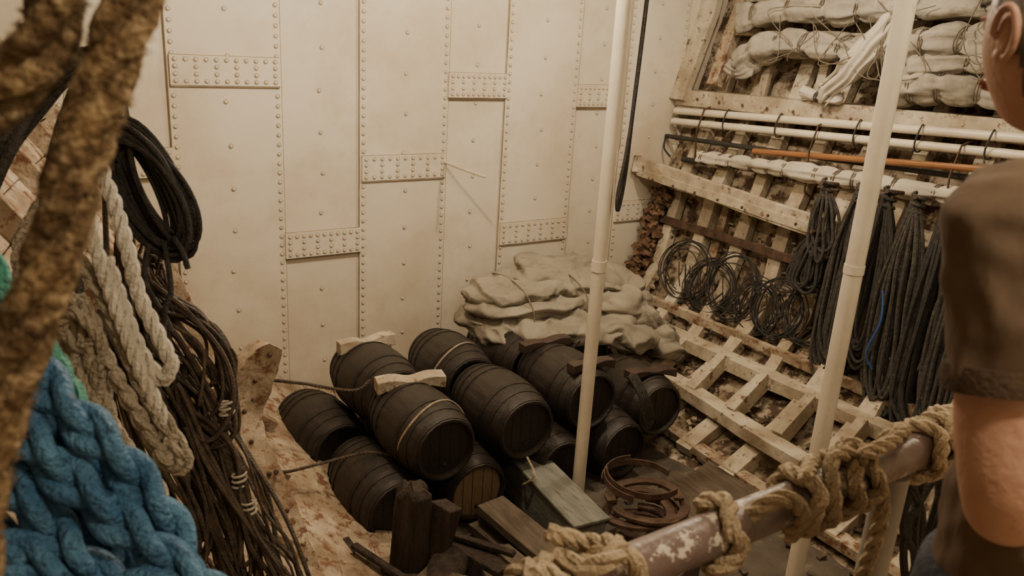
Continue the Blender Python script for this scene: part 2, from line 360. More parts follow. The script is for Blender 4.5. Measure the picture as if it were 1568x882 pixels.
# hanging bight of sail : pleated sheet
s=MB();vs=[];fs=[];nu,nv=60,26
for j in range(nv+1):
    t=j/nv
    cx=lerp(4.35,4.95,t**1.2);wd=lerp(.22,.12,t)*(1+.5*math.sin(t*3.1));zz=lerp(3.95,3.2,t)
    for i in range(nu+1):
        u=i/nu-.5
        pl=.020*math.sin(u*26+t*3+math.sin(u*9+t*2)*1.5)+.035*noise.noise(V((u*5,t*4,3)))
        vs.append((6.85-.05*math.sin(t*3)+pl+abs(u)*.12,cx+u*wd*1.3+.03*noise.noise(V((t*5,1,2))),zz+.05*math.sin(u*6)+(.04*math.sin(u*22) if t>.9 else 0)))
for j in range(nv):
    for i in range(nu): a=j*(nu+1)+i;fs.append((a,a+1,a+nu+2,a+nu+1))
s.add(vs,fs,0,True)
roll(s,[(6.95,5.25,3.26),(6.93,5.05,3.22),(6.93,4.75,3.21)],.07,31,[.5],0,1)
o=s.done("hanging_sail_fold",[M['sail'],M['dark']],sharp=180);so=o.modifiers.new("thickness","SOLIDIFY");so.thickness=.012
# ------------------------------------------------------------ coils on right hull
def ring(mb,c,r,tilt,n,rr,mi=0,jit=.05,nrm=(1,0,0)):
    nrm=V(nrm).normalized();u=nrm.cross(V((0,0,1))).normalized();w=V((0,0,1))
    for k in range(n):
        cc=V(c)+V((rnd.uniform(-.03,.03),rnd.uniform(-jit,jit),rnd.uniform(-jit,jit)));R1=r*rnd.uniform(.8,1.12);R2=r*rnd.uniform(.8,1.12);ph=rnd.uniform(0,6)
        mb.tube([cc+u*R1*math.cos(a)*(1+.06*math.sin(2*a+ph))+w*R2*math.sin(a)+nrm*(.03*math.sin(a+ph)-tilt*math.sin(a)) for a in [2*math.pi*q/36 for q in range(36)]],rr,5,mi,closed=True)
w=MB()
for (yy,zz,r) in [(5.95,1.22,.32),(5.6,1.14,.30),(5.3,1.24,.32),(4.95,1.12,.27),(4.7,1.22,.29),(4.35,1.25,.28)]:
    ring(w,(6.40,yy,zz),r,-.05,7,.0065)
for i in range(14):
    a=rnd.uniform(4.4,6.1);w.tube(catmull([(6.42,a,1.3),(6.4,a-.1,1.0),(6.36,a-.4,.95),(6.4,a-.6,1.15)],6),.006,5,0)
w.done("wire_coil",[M['black']])
def hank(mb,top,bot,wd,n,r,mi,lat=(0,1,0),out=(-1,0,0)):
    top=V(top);bot=V(bot);lat=V(lat);out=V(out)
    for k in range(n):
        W=wd*rnd.uniform(.35,1);dz=rnd.uniform(-.12,.1)*(top-bot).length*.8;o=out*rnd.uniform(-.04,.07);sh=lat*rnd.uniform(-.35,.35)*wd
        b2=bot+V((0,0,dz));m=(top+b2)/2
        P=[top+o*.3+lat*.02,top.lerp(b2,.25)+lat*W*.55+o+sh,m+lat*W*.8+o+sh,top.lerp(b2,.85)+lat*W*.9+o+sh,b2+o+sh,top.lerp(b2,.85)-lat*W*.8+o+sh,m-lat*W*.7+o+sh,top.lerp(b2,.25)-lat*W*.5+o+sh]
        P=[q+V((rnd.uniform(-.015,.015),rnd.uniform(-.02,.02),0)) for q in P]
        mb.tube(catmull(P,7,True),r,6,mi,closed=True)
hd=[((6.42,4.4,2.0),(6.36,4.42,1.5),.19,12,.016,0),((6.4,4.38,2.46),(6.36,4.3,1.85),.15,9,.015,1),
((6.38,4.02,2.48),(6.3,3.95,.85),.20,17,.015,1),((6.36,3.75,2.5),(6.28,3.7,1.1),.17,14,.016,0),
((6.36,3.5,2.5),(6.26,3.42,.8),.19,16,.016,1),((6.36,3.22,2.5),(6.26,3.15,.62),.19,16,.017,0),
((6.36,2.95,2.5),(6.26,2.9,.7),.17,14,.017,1),((6.36,2.65,2.5),(6.26,2.6,.6),.16,12,.017,0),((6.36,2.3,2.5),(6.26,2.3,.6),.15,12,.017,0)]
for (t,bt,wd,n,r,mm) in hd:
    h=MB();hank(h,t,bt,wd,n,r,0)
    h.tube([V(t)+V((0,0,-.12))+V((.045*math.sin(a),.05*math.cos(a),.01*a)) for a in [q*.5 for q in range(40)]],r,6,0)
    h.tube([(6.55,t[1],t[2]+.02),(6.3,t[1],t[2]+.05)],.018,8,1)
    h.done("hanging_rope_hank",[M['dark' if mm else 'black'],M['rust']])
h=MB();h.tube(catmull([(6.2,3.55,1.75),(6.18,3.5,1.5),(6.16,3.56,1.2),(6.2,3.5,1.05)],6),.009,6);h.done("blue_cord",[M['net']])
# ------------------------------------------------------------ floor
fl=MB();vs=[];fs=[];nx,ny=60,60
for i in range(nx+1):
    for j in range(ny+1):
        x=-1.2+8.0*i/nx;y=-1.6+8.7*j/ny
        vs.append((x,y,noise.noise(V((x*2,y*2,0)))*.025+noise.noise(V((x*7,y*7,1)))*.012-.01))
for i in range(nx):
    for j in range(ny): a=i*(ny+1)+j;fs.append((a,a+ny+1,a+ny+2,a+1))
fl.add(vs,fs);fl.done("floor",[M['floor']])
c=MB();c.box((3.5,2.7,5.02),(9.6,8.8,.06));c.done("ceiling",[M['ceil']])
c=MB();c.box((3.5,-1.62,2.5),(9.6,.08,5.1));c.done("wall_back",[M['bulk']])
# left hull planks & frames : strakes spaced evenly round the section
f=MB()
zz=.03
while zz<3.2:
    dz=.01;slope=(interp(LT,zz)-interp(LT,zz+dz))/dz
    f.beam([(HL(y_,zz)+.035,y_,zz+.02+.006*math.sin(y_*3+zz*9)) for y_ in (6.95,6,5,4,3,1.5,0)],.158,.035,0,up=(1,0,slope),wob=.004)
    zz+=.165/math.sqrt(1+slope*slope)
y=6.5
while y>-1:
    f.beam([(HL(y,z)+.09,y,z+.04) for z in (.5,.7,1.1,1.6,2.1,3.05,4.1,4.8)],.12,.10,0,up=(0,1,0),wob=.01);y-=.8
f.done("hull_planking",[M['framer']],bevel=.008)
k=MB()
def board(mb,C0,ws,th,mi=0,nrm=(0.5,-0.85,0)):
    nrm=V(nrm).normalized();vs=[];C0=[V(c) for c in C0];n=len(C0)
    for i in range(n):
        t=(C0[min(i+1,n-1)]-C0[max(i-1,0)]).normalized();sd=t.cross(nrm).normalized();a=ws[i]/2
        j1=.012*noise.noise(V((i*.9,1,2)));j2=.012*noise.noise(V((i*.9,5,2)))
        vs+=[C0[i]+sd*(a+j1),C0[i]-sd*(a+j2),C0[i]-sd*(a+j2)-nrm*th,C0[i]+sd*(a+j1)-nrm*th]
    fs=[(0,1,2,3),(4*n-1,4*n-2,4*n-3,4*n-4)]
    for i in range(n-1):
        for q in range(4): fs.append((4*i+q,4*i+4+q,4*i+4+(q+1)%4,4*i+(q+1)%4))
    mb.add(vs,fs,mi,False)
KC=[(1.36,4.46,1.74),(1.30,4.47,1.66),(1.20,4.45,1.50),(1.14,4.43,1.32),(1.18,4.36,1.14),(1.25,4.24,.96),(1.31,4.12,.74),(1.37,3.98,.44),(1.42,3.86,.1)]
KW=[.10,.22,.30,.27,.19,.16,.15,.15,.15]
KC2=catmull(KC,4);KW2=[interp([(i*4,w_) for i,w_ in enumerate(KW)],q) for q in range(len(KC2))]
board(k,KC2,KW2,.12,nrm=(.3,-.95,.1))
k.beam([(1.05,4.56,1.45),(.7,4.8,1.35),(.3,5,1.3)],.1,.12,0)
for i in range(3,30,4): k.blob(V(KC2[i])+V((.0,-.01,0)),(.016,.012,.016),1,nu=8,nv=6)
k.done("hull_knee",[M['framer'],M['rust']],bevel=.010)
# ------------------------------------------------------------ barrels
BL,BR,HRd=.80,.305,.235
def barrel(x,y,z,tan=False,yaw=0,L=BL,s=1.0,roll_=0):
    mb=MB();pr=[];n=18
    pr.append((.035,.001,2));pr.append((.035,(HRd-.03)*s,2));pr.append((.0,(HRd-.018)*s,0));pr.append((0,HRd*s,0))
    hoops=[(.012,.055),(.115,.155),(.225,.26)]
    hs=hoops+[(L-b_,L-a_) for a_,b_ in hoops[::-1]]
    def rad(a): t=(a/L-.5)*2;return (BR-(BR-HRd)*t*t)*s
    pts=[L*i/n for i in range(1,n)]
    ev=[(a,'n') for a in pts if not any(h0-.01<a<h1+.01 for h0,h1 in hs)]
    for h0,h1 in hs: ev.append((h0,'h0'));ev.append((h1,'h1'))
    ev.sort()
    for a,t in ev:
        if t=='n': pr.append((a,rad(a),0))
        elif t=='h0': pr.append((a,rad(a),0));pr.append((a,rad(a)+.005,1))
        else: pr.append((a,rad(a)+.005,1));pr.append((a,rad(a),1))
    pr.append((L,HRd*s,0));pr.append((L,(HRd-.018)*s,0));pr.append((L-.035,(HRd-.03)*s,2));pr.append((L-.035,.001,2))
    ax=V((math.sin(yaw),math.cos(yaw),0))
    mb.lathe(pr,(x,y,z),ax,80,groove=.003)
    u=V((math.cos(yaw),-math.sin(yaw),0))
    for o in (-.12,-.04,.05,.13):
        hh=math.sqrt(max(.0,(HRd-.035)**2-o*o))*s
        mb.beam([V((x,y,z))+ax*.034+u*o*s+V((0,0,-hh)),V((x,y,z))+ax*.034+u*o*s+V((0,0,hh))],.004,.003,1,up=ax)
    mb.blob(V((x,y,z))+ax*.03+V((0,0,-.13*s)),(.018,.01,.018),1,nu=10,nv=6)
    return mb.done("barrel",[M['barrel'],M['hoop'],M['headtan' if tan else 'head']],sharp=30)
barrel(2.54,4.40,.76,yaw=-.03);barrel(3.255,4.42,.74,yaw=.02);barrel(3.95,4.50,.79,yaw=.03);barrel(4.80,4.55,.50,yaw=.06)
barrel(2.22,4.48,.29);barrel(2.86,4.45,.29,tan=True,yaw=.03);barrel(3.64,4.42,.29);barrel(4.29,4.42,.29,yaw=-.02)
barrel(2.16,5.42,.33,yaw=-.08);barrel(2.85,5.4,.30);barrel(3.55,5.4,.30);barrel(4.25,5.4,.30);barrel(4.95,5.5,.40)
barrel(2.56,5.24,.79,yaw=-.04);barrel(3.27,5.28,.755,yaw=.04);barrel(3.95,5.36,.76);barrel(4.6,5.36,.74)
def chock(P0,P1,w,h,m,name="barrel_chock"):
    mb=MB();P0=V(P0);P1=V(P1);d=(P1-P0);n=14
    d.normalize();sd=d.cross(V((0,0,1))).normalized();vs=[]
    for i in range(n+1):
        t=i/n;a=P0.lerp(P1,t);arch=.07*math.sin(math.pi*t)
        top=h*(1-.55*math.exp(-((t-.5)/.18)**2)) ;
        for s_ in (w/2,-w/2): vs.append(a+sd*s_+V((0,0,-.03+arch*.7)));vs.append(a+sd*s_+V((0,0,top+arch*.3)))
    fs=[(0,1,3,2),(4*n,4*n+2,4*n+3,4*n+1)]
    for i in range(n):
        o=4*i;fs+=[(o,o+4,o+5,o+1),(o+2,o+3,o+7,o+6),(o+1,o+5,o+7,o+3),(o,o+2,o+6,o+4)]
    mb.add(vs,fs,0,False);mb.done(name,[m],bevel=.006)
chock((2.30,5.10,1.00),(2.82,4.98,1.01),.14,.07,M['frame']);chock((2.30,5.85,1.03),(2.80,5.85,1.04),.1,.075,M['frame'])
chock((3.70,5.2,1.04),(4.2,5.2,1.04),.1,.05,M['chockw']);chock((3.78,4.62,1.06),(4.22,4.62,1.04),.1,.05,M['chockw']);chock((4.55,4.75,.80),(5.1,4.75,.74),.12,.05,M['chockw'])
s=MB()
def sling(cx,cy,z,r,m=0,yaw=0,R=.012):
    s.rope([(cx+r*math.cos(a),cy+.05*math.sin(a*2)+.1*math.cos(a)*yaw,z+r*math.sin(a)) for a in [2*math.pi*q/24 for q in range(25)]],R,m,step=.012)
sling(2.54,4.60,.76,.290,R=.009);sling(3.27,5.5,.755,.300,R=.008)
s.rope([(3.25,4.4,.52),(3.22,4.25,.45),(3.2,4.35,.32),(3.3,4.45,.25)],.009,0)
s.done("barrel_sling_rope",[M['manila']])
s=MB();
for i in range(5): s.tube(catmull([(4.2+.02*i,4.38,1.02),(4.28+.02*i,4.3,.85),(4.36+.025*i,4.3,.62),(4.40,4.32,.56-.01*i),(4.36,4.34,.8),(4.24,4.4,1.02)],6),.011,6)
s.done("hanging_line",[M['dark']])
s=MB();s.rope([(1.2,4.45,1.42),(1.4,4.9,1.32),(1.8,5.3,1.06),(2.2,5.3,.92),(2.34,5.3,.98)],.013,0,step=.015)
s.rope([(1.25,4.2,1.05),(1.5,4.7,.72),(1.85,4.9,.60),(2.15,4.85,.62),(2.4,4.7,.56)],.012,0,step=.015);s.done("mooring_line",[M['wire']])
# ------------------------------------------------------------ canvas pile
def cdisp(seed,amp):
    def g(p,d):
        q=V((p.x*2.2,p.y*3,p.z*4))+V((seed*3.1,0,seed))
        a=noise.noise(q)*.9
        w1=noise.noise(V((p.x*1.5,p.y*2,seed)))*1.2
        rdg=1-abs(noise.noise(V((p.x*1.3+seed,p.y*2.5+p.z*2,p.z*6+w1))))*2.4
        rdg2=1-abs(noise.noise(V((p.x*3.4+p.z*5+seed,p.y*3.4-p.z*3,p.x*1.6+w1*2))))*2.4
        rdg3=1-abs(noise.noise(V((p.x*8-p.z*8,p.y*7+p.z*5+seed,p.x*3))))*2.4
        return p+d.normalized()*(a*amp+max(0,rdg)**1.4*amp*.8+max(0,rdg2)**1.3*amp*.5+max(0,rdg3)**1.3*amp*.14-amp*.7)
    return g
cv=MB()
for (c0,sz,rot,sd,am) in [
     ((4.40,6.05,1.00),(.80,.50,.14),(0,.02,0),1,.08),((4.38,6.02,1.15),(.74,.44,.13),(0,.03,.03),21,.08),((4.2,6.05,1.27),(.58,.36,.11),(0,-.02,.05),2,.08),
     ((4.85,6.15,1.27),(.62,.38,.12),(0,.05,-.08),3,.08),((4.95,6.35,1.36),(.52,.30,.10),(0,.06,0),11,.07),
     ((5.25,6.0,1.08),(.55,.46,.15),(0,.14,0),4,.09),((5.3,6.1,1.22),(.5,.36,.12),(0,.18,0),14,.08),
     ((5.60,5.85,.86),(.46,.40,.15),(.1,.45,.3),5,.09),((5.72,5.55,.64),(.34,.28,.13),(.2,.6,.4),15,.08),
     ((3.98,5.85,.98),(.32,.34,.16),(.1,0,.2),6,.08),((4.75,5.62,.97),(.60,.28,.12),(.3,.06,0),8,.08),((4.35,5.62,1.03),(.48,.26,.11),(.25,.0,.1),18,.07),((5.2,5.5,.86),(.38,.24,.13),(.35,.2,-.1),28,.08)]:
    cv.blob(c0,sz,0,rot,nu=120,nv=60,e=.8,disp=cdisp(sd,am))
for x in (4.05,4.7):
    cv.tube([(x+.03*math.sin(a),6.02+.50*math.cos(a),1.15+.25*math.sin(a)+.03*math.cos(a)) for a in [2*math.pi*q/24 for q in range(24)]],.007,6,1,closed=True)
cv.done("canvas_pile",[M['canvas'],M['twine']],sharp=180)
# ------------------------------------------------------------ stanchions
p=MB();p.tube([(3.62,4.2,-.02),(3.62,4.2,4.98)],.05,20);p.tube([(3.62,4.2,-.02),(3.62,4.2,.03)],.09,20);p.tube([(3.62,4.2,2.03),(3.62,4.2,2.11)],.056,20);p.tube([(3.7,4.22,2.9),(3.7,4.22,4.98)],.022,12)
p.done("stanchion_pole",[M['pipe']])
p=MB();p.tube([(4.0,2.48,-.02),(4.0,2.48,4.98)],.052,24);p.tube([(4.0,2.48,-.02),(4.0,2.48,.03)],.1,20);p.tube([(4.0,2.48,2.45),(4.0,2.48,2.5)],.056,24);p.done("stanchion_pole",[M['pipe']])
p=MB()
p.tube(catmull([(3.79,4.15,4.97),(3.77,4.15,3.9),(3.73,4.13,3.2),(3.71,4.12,2.75),(3.66,4.1,2.5),(3.64,4.1,2.6),(3.70,4.12,2.9),(3.74,4.13,3.4),(3.80,4.15,4.97)],8),.014,8)
p.done("black_halyard",[M['black']])
# ------------------------------------------------------------ floor clutter
p=MB();p.box((3.36,4.22,.19),(.27,1.15,.36),(0,0,-.12),0);p.box((3.36,4.22,.375),(.30,1.2,.03),(0,0,-.12),0);p.done("timber_chest",[M['greyt']],bevel=.008)
p=MB()
for i,(dx,dz) in enumerate([(0,.06),(.03,.15),(-.03,.24)]): p.box((2.95+dx,3.9,dz),(.30-.03*i,1.0-.05*i,.075),(0,0,.12-.03*i),0,jit=.006)
p.done("stacked_planks",[M['wood']],bevel=.006)
p=MB()
for i in range(9):
    r=.27+rnd.uniform(-.03,.03);z=.05+.045*i;c0=V((3.80+rnd.uniform(-.05,.05),3.68+rnd.uniform(-.04,.04),0));st=-3.2+rnd.uniform(-.3,.3);ln=3.4+rnd.uniform(-.4,.5)
    if i%3==2: st+=2.6
    P=[c0+V((r*math.cos(a),r*math.sin(a)*.9,z+.012*math.sin(a*2+i))) for a in [st+q*ln/26 for q in range(27)]]
    p.beam(P,.07,.026,0,wob=.002)
for i in range(3):
    P=[V((3.78+.02*i,3.7,.1))+V((.29*math.cos(a),.27*math.sin(a),.42+.03*i+.02*math.sin(a))) for a in [1.2*i+q*2.6/20 for q in range(21)]];p.beam(P,.010,.05,0)
p.done("iron_hoop_stack",[M['rust']],bevel=.003)
p=MB();p.box((3.55,3.2,.14),(.5,.4,.28),(0,0,.35),0,jit=.01);p.box((3.5,3.2,.30),(.56,.14,.04),(0,0,.35),0);p.done("wooden_block",[M['wood']],bevel=.008)
p=MB()
vs=[];n=22
for (z,r) in [(0,.17),(.2,.14),(.4,.135),(.6,.13),(.72,.12),(.76,.07)]:
    for k_ in range(n):
        a=2*math.pi*k_/n;q=r*(1+.35*noise.noise(V((math.cos(a)*1.6,math.sin(a)*1.6,z*2))));vs.append((2.12+q*math.cos(a),4.1+q*.8*math.sin(a),z+(.12*noise.noise(V((math.cos(a)*2,math.sin(a)*2,5))) if z>.7 else 0)))
p.add(vs,[(i*n+k_,i*n+(k_+1)%n,(i+1)*n+(k_+1)%n,(i+1)*n+k_) for i in range(5) for k_ in range(n)]+[tuple(5*n+k_ for k_ in range(n))],0,False)
p.box((2.28,4.02,.3),(.12,.14,.62),(.1,.12,.3),0,jit=.02);p.done("rotten_post",[M['darkw']],bevel=.01)
for (c0,sz,rt) in [((2.48,4.0,.16),(.16,.7,.14),(0.05,.1,.35)),((2.62,3.75,.12),(.3,.55,.1),(0,.12,-.2)),((2.25,3.65,.14),(.2,.6,.16),(.1,.1,.6)),((2.8,3.45,.1),(.2,.6,.12),(0,0,-.5)),((1.95,3.9,.12),(.18,.5,.14),(.1,-.2,.9)),((1.75,4.1,.2),(.12,.6,.1),(.2,.3,.2))]:
    p=MB();p.box(c0,sz,rt,0,jit=.015);p.box((c0[0]+.1,c0[1]-.05,c0[2]+.09),(sz[0]*.5,sz[1]*.7,.04),(rt[0],rt[1],rt[2]+.3),0,jit=.01);p.done("broken_timber",[M['darkw' if sz[0]<.19 else 'wood']],bevel=.008)
p=MB();p.lathe([(0,.001,1),(0,.11,1),(0,.13,0),(.35,.14,0),(.35,.001,1)],(2.12,3.72,.15),(.5,.6,.05),20);p.done("log_end",[M['darkw'],M['wood']])
p=MB();p.box((4.75,3.75,.06),(.75,.7,.05),(0,-.15,.15),0);p.box((4.5,4.0,.045),(.7,.25,.04),(0,0,.5),0);p.done("floor_boards",[M['wood']],bevel=.006)
p=MB()
for i in range(620):
    if i<520:
        y=rnd.uniform(2.2,6.6);z=rnd.choice([rnd.uniform(.05,.6),rnd.uniform(.7,1.9)]);x=HR(y,z)-rnd.uniform(.01,.07)
    else: x=rnd.uniform(1.9,5.2);y=rnd.uniform(2.5,4.3);z=.0
    s_=rnd.uniform(.02,.055);p.box((x,y,z+.015),(s_,s_*rnd.uniform(.6,2.2),s_*.5),(rnd.uniform(-.6,.6),rnd.uniform(-.6,.6),rnd.uniform(0,3)),rnd.choice([0,1,1,2]) if i<520 else 1,jit=.006)
p.done("debris",[M['framer'],M['wood'],M['hull']])
# ------------------------------------------------------------ near railing
p=MB();p.tube([(.25,.75,2.825),(4.6,.75,2.825)],.037,28,0)
p.done("handrail_pipe",[M['rail']])
p=MB()
for x in (1.49,2.9,4.3): p.tube([(x,.75,1.97),(x,.75,2.79)],.032,16,0);p.box((x,.75,1.99),(.12,.1,.03),mi=0)
p.tube([(1.49,.75,2.4),(4.5,.75,2.4)],.018,12,0);p.done("railing_post",[M['post']])
p=MB();p.box((2.2,-.4,1.93),(5.0,2.4,.1));p.box((2.2,.78,1.89),(5.0,.05,.2));
for x in (.2,4.5): p.box((x,.6,.94),(.1,.1,1.88))
p.done("viewing_platform",[M['plat']])
def helix(x0,x1,turns,ph=0,r=.053,n=14):
    N_=int(turns*n);return [(lerp(x0,x1,i/N_)+.012*math.sin(i*1.7),.75+r*math.sin(ph+2*math.pi*turns*i/N_),2.825+r*math.cos(ph+2*math.pi*turns*i/N_)) for i in range(N_+1)]
p=MB()
R_=.0155
p.rope(helix(.58,.66,2.3)+[(.70,.72,2.90),(.74,.70,2.84),(.72,.72,2.7),(.66,.75,2.55)],R_,0)
p.rope([(.62,.70,2.9),(.66,.68,2.93),(.70,.72,2.91),(.69,.78,2.88),(.64,.8,2.9)],R_,0)
p.rope([(.90,.79,2.74)]+helix(.93,.99,1.0,ph=2.6)+[(1.05,.71,2.885),(1.12,.70,2.84),(1.14,.73,2.77)]+helix(1.15,1.20,1.2,ph=3.3)+[(1.24,.74,2.892),(1.30,.74,2.893)],R_,0)
p.rope([(1.14,.72,2.89)]+helix(1.24,1.36,2.0,ph=.6)+[(1.37,.70,2.80),(1.36,.70,2.62),(1.33,.72,2.45),(1.35,.78,2.3)],R_,0)
p.rope([(1.30,.72,2.893),(1.42,.73,2.895),(1.48,.75,2.893)]+helix(1.52,1.78,4.2,ph=.3)+[(1.86,.72,2.88),(1.95,.72,2.88),(2.1,.73,2.888)],R_,0)
p.rope(helix(1.6,1.9,2.5,ph=2.2,r=.06),R_,0)
p.done("rail_lashing_rope",[M['manila']])
p=MB()
for i in range(16):
    x=rnd.uniform(1.62,2.5);p.tube(catmull([(x,.80,2.85),(x+rnd.uniform(-.1,.1),.84,2.7),(x+rnd.uniform(-.15,.15),.84,2.5),(x+rnd.uniform(-.2,.2),.83,2.25),(x+.1,.82,2.05),(x+.2,.84,2.3),(x+rnd.uniform(.1,.25),.84,2.6),(x+.12,.79,2.86)],6),.011,6)
p.done("hanging_net_rope",[M['black']])
# ------------------------------------------------------------ left foreground ropes
rk=MB();rk.beam([(.05,.4,4.0),(.2,1.2,4.0),(.38,2.03,4.0),(.55,3.0,4.0)],.1,.1,0)
for q in [(.07,.5,4.0),(.38,2.05,4.0),(.54,2.95,4.0)]: rk.box((q[0],q[1],4.5),(.07,.07,1.0))
rk.done("rope_rack_beam",[M['wood']],bevel=.005)
def rp(name,P,R,m,**k):
    mb=MB();mb.rope(P,R,0,**k);return mb.done(name,[M[m]])
def fuzzy(P,R,seed):
    mb=MB();mb.rope(P,R,0,n=3,seg=10,nz=.25,pitch=R*8,step=R*.35)
    Q=resample(catmull(P),.0008);r2=random.Random(seed)
    T,N,B=frames(Q)
    for i in range(len(Q)):
        for _ in range(4):
            a=r2.uniform(0,6.28);d=N[i]*math.cos(a)+B[i]*math.sin(a);c0=Q[i]+d*R*.8
            e=c0+d*R*r2.uniform(.15,.45)+T[i]*R*r2.uniform(-.5,.5);w_=T[i]*.0010
            mb.add([c0-w_,c0+w_,e],[(0,1,2)],0)
    return mb.done("fuzzy_hemp_rope",[M['fuzz']])
fuzzy([(.17,.73,3.95),(.14,.725,3.75),(.125,.72,3.64),(.09,.71,3.55),(.063,.70,3.485),(.04,.69,3.42),(.015,.685,3.36),(-.01,.68,3.30),(-.04,.66,3.2),(-.06,.62,3.0)],.0215,1)
fuzzy([(.05,.72,3.95),(.065,.74,3.66),(.062,.74,3.60),(.045,.745,3.56),(.015,.75,3.53),(-.02,.75,3.51),(-.1,.74,3.5)],.023,2)
fuzzy([(.0,.70,3.9),(.015,.72,3.7),(.0,.73,3.62),(-.03,.73,3.58),(-.1,.7,3.55)],.02,3)
bl=MB()
for i,P in enumerate([[(-.16,1.28,3.2),(-.08,1.24,3.13),(-.03,1.22,3.09),(.02,1.16,3.02),(.07,1.11,2.96),(.12,1.06,2.91),(.16,1.01,2.87),(.22,.97,2.80)],
          [(-.14,1.24,3.06),(-.04,1.19,2.99),(.01,1.14,2.93),(.05,1.09,2.87),(.10,1.05,2.82),(.16,1.02,2.75)],
          [(-.10,1.33,3.26),(0,1.25,3.16),(.05,1.19,3.08),(.10,1.13,3.02),(.14,1.10,2.95),(.17,1.07,2.88),(.175,1.05,2.82),(.14,1.04,2.75)],
          [(-.15,1.18,2.95),(-.05,1.13,2.91),(.02,1.09,2.86),(.08,1.05,2.81),(.12,1.03,2.75)],
          [(-.1,1.14,2.84),(0,1.06,2.84),(.05,1.03,2.85),(.10,1.01,2.855),(.15,.99,2.85),(.19,.97,2.845),(.22,.96,2.80)],
          [(-.14,1.30,3.16),(-.02,1.27,3.08),(.05,1.22,2.99),(.09,1.18,2.90),(.08,1.15,2.82)],
          [(-.10,1.28,3.02),(0,1.24,2.95),(.08,1.2,2.88),(.12,1.15,2.80)],
          [(-.12,1.24,2.92),(-.03,1.2,2.87),(.04,1.14,2.82),(.1,1.1,2.76)]]):
    bl.rope(P,.032,0,n=3,plait=True,seg=12,step=.005,pitch=.032*8.5)
bl.done("blue_hawser",[M['blue']])
rp("teal_rope",[(-.03,1.38,3.35),(.0,1.36,3.22),(.03,1.33,3.14),(.05,1.31,3.11),(.065,1.29,3.07),(.09,1.24,3.01),(.12,1.2,2.95)],.02,'teal')
bd=MB();bd.rope([(-.1,1.6,3.6),(-.06,1.55,3.35),(-.02,1.5,3.2),(.0,1.46,3.05)],.02,0);bd.rope([(-.14,1.55,3.6),(-.1,1.5,3.35),(-.07,1.45,3.2),(-.04,1.4,3.05)],.02,0);bd.done("blue_hawser",[M['blue']])
HK=[(.38,2.03,4.0),(.355,2.03,3.72),(.27,2.0,3.47)]
wr=MB()
wr.rope(HK+[(.22,1.92,3.30),(.23,1.85,3.21),(.24,1.80,3.12),(.25,1.77,3.03),(.28,1.71,2.93),(.29,1.69,2.89),(.27,1.69,2.86),(.24,1.73,2.91),(.22,1.77,2.99),(.20,1.82,3.1)],.017,0)
wr.rope([(.36,2.0,3.98),(.34,2.0,3.7),(.25,1.97,3.44),(.18,1.90,3.26),(.18,1.85,3.16),(.19,1.80,3.08),(.21,1.76,2.98),(.23,1.71,2.89),(.26,1.67,2.78),(.27,1.64,2.70)],.016,0)
wr.done("white_rope",[M['white']])
rp("beige_plaited_rope",[(.35,2.0,3.98),(.32,1.99,3.66),(.22,1.95,3.38),(.15,1.9,3.2),(.14,1.88,3.12),(.18,1.82,3.04),(.21,1.77,2.94),(.23,1.72,2.86),(.26,1.67,2.78),(.29,1.62,2.70),(.265,1.63,2.68),(.24,1.66,2.73),(.2,1.71,2.83),(.17,1.78,2.91),(.14,1.84,3.02)],.019,'beige',n=4,plait=True)
bg=MB()
bg.rope([(.33,1.98,3.98),(.30,1.98,3.64),(.19,1.95,3.35),(.11,1.91,3.15),(.11,1.89,3.09),(.12,1.85,3.02),(.15,1.79,2.91),(.16,1.76,2.84),(.17,1.72,2.75),(.2,1.68,2.70),(.23,1.64,2.65),(.25,1.6,2.55)],.019,0)
bg.rope([(.1,1.9,3.15),(.1,1.88,3.05),(.12,1.83,2.95),(.13,1.80,2.86),(.16,1.73,2.78),(.2,1.68,2.68),(.21,1.66,2.6)],.018,0)
bg.rope([(.31,1.97,3.98),(.27,1.97,3.6),(.16,1.95,3.32),(.08,1.92,3.14),(.08,1.90,3.06),(.09,1.85,2.94),(.11,1.79,2.82),(.14,1.74,2.72),(.17,1.7,2.6)],.019,0,n=4,plait=True)
bg.rope([(.10,1.93,3.2),(.05,1.9,3.12),(.05,1.86,3.0),(.08,1.8,2.85),(.12,1.75,2.7)],.018,0)
bg.rope([(.11,1.86,3.02),(.15,1.80,3.0),(.165,1.78,2.95),(.13,1.80,2.92),(.105,1.82,2.96),(.13,1.79,3.0),(.17,1.77,2.93),(.16,1.76,2.86)],.014,0)
bg.done("beige_hemp_rope",[M['beige']])
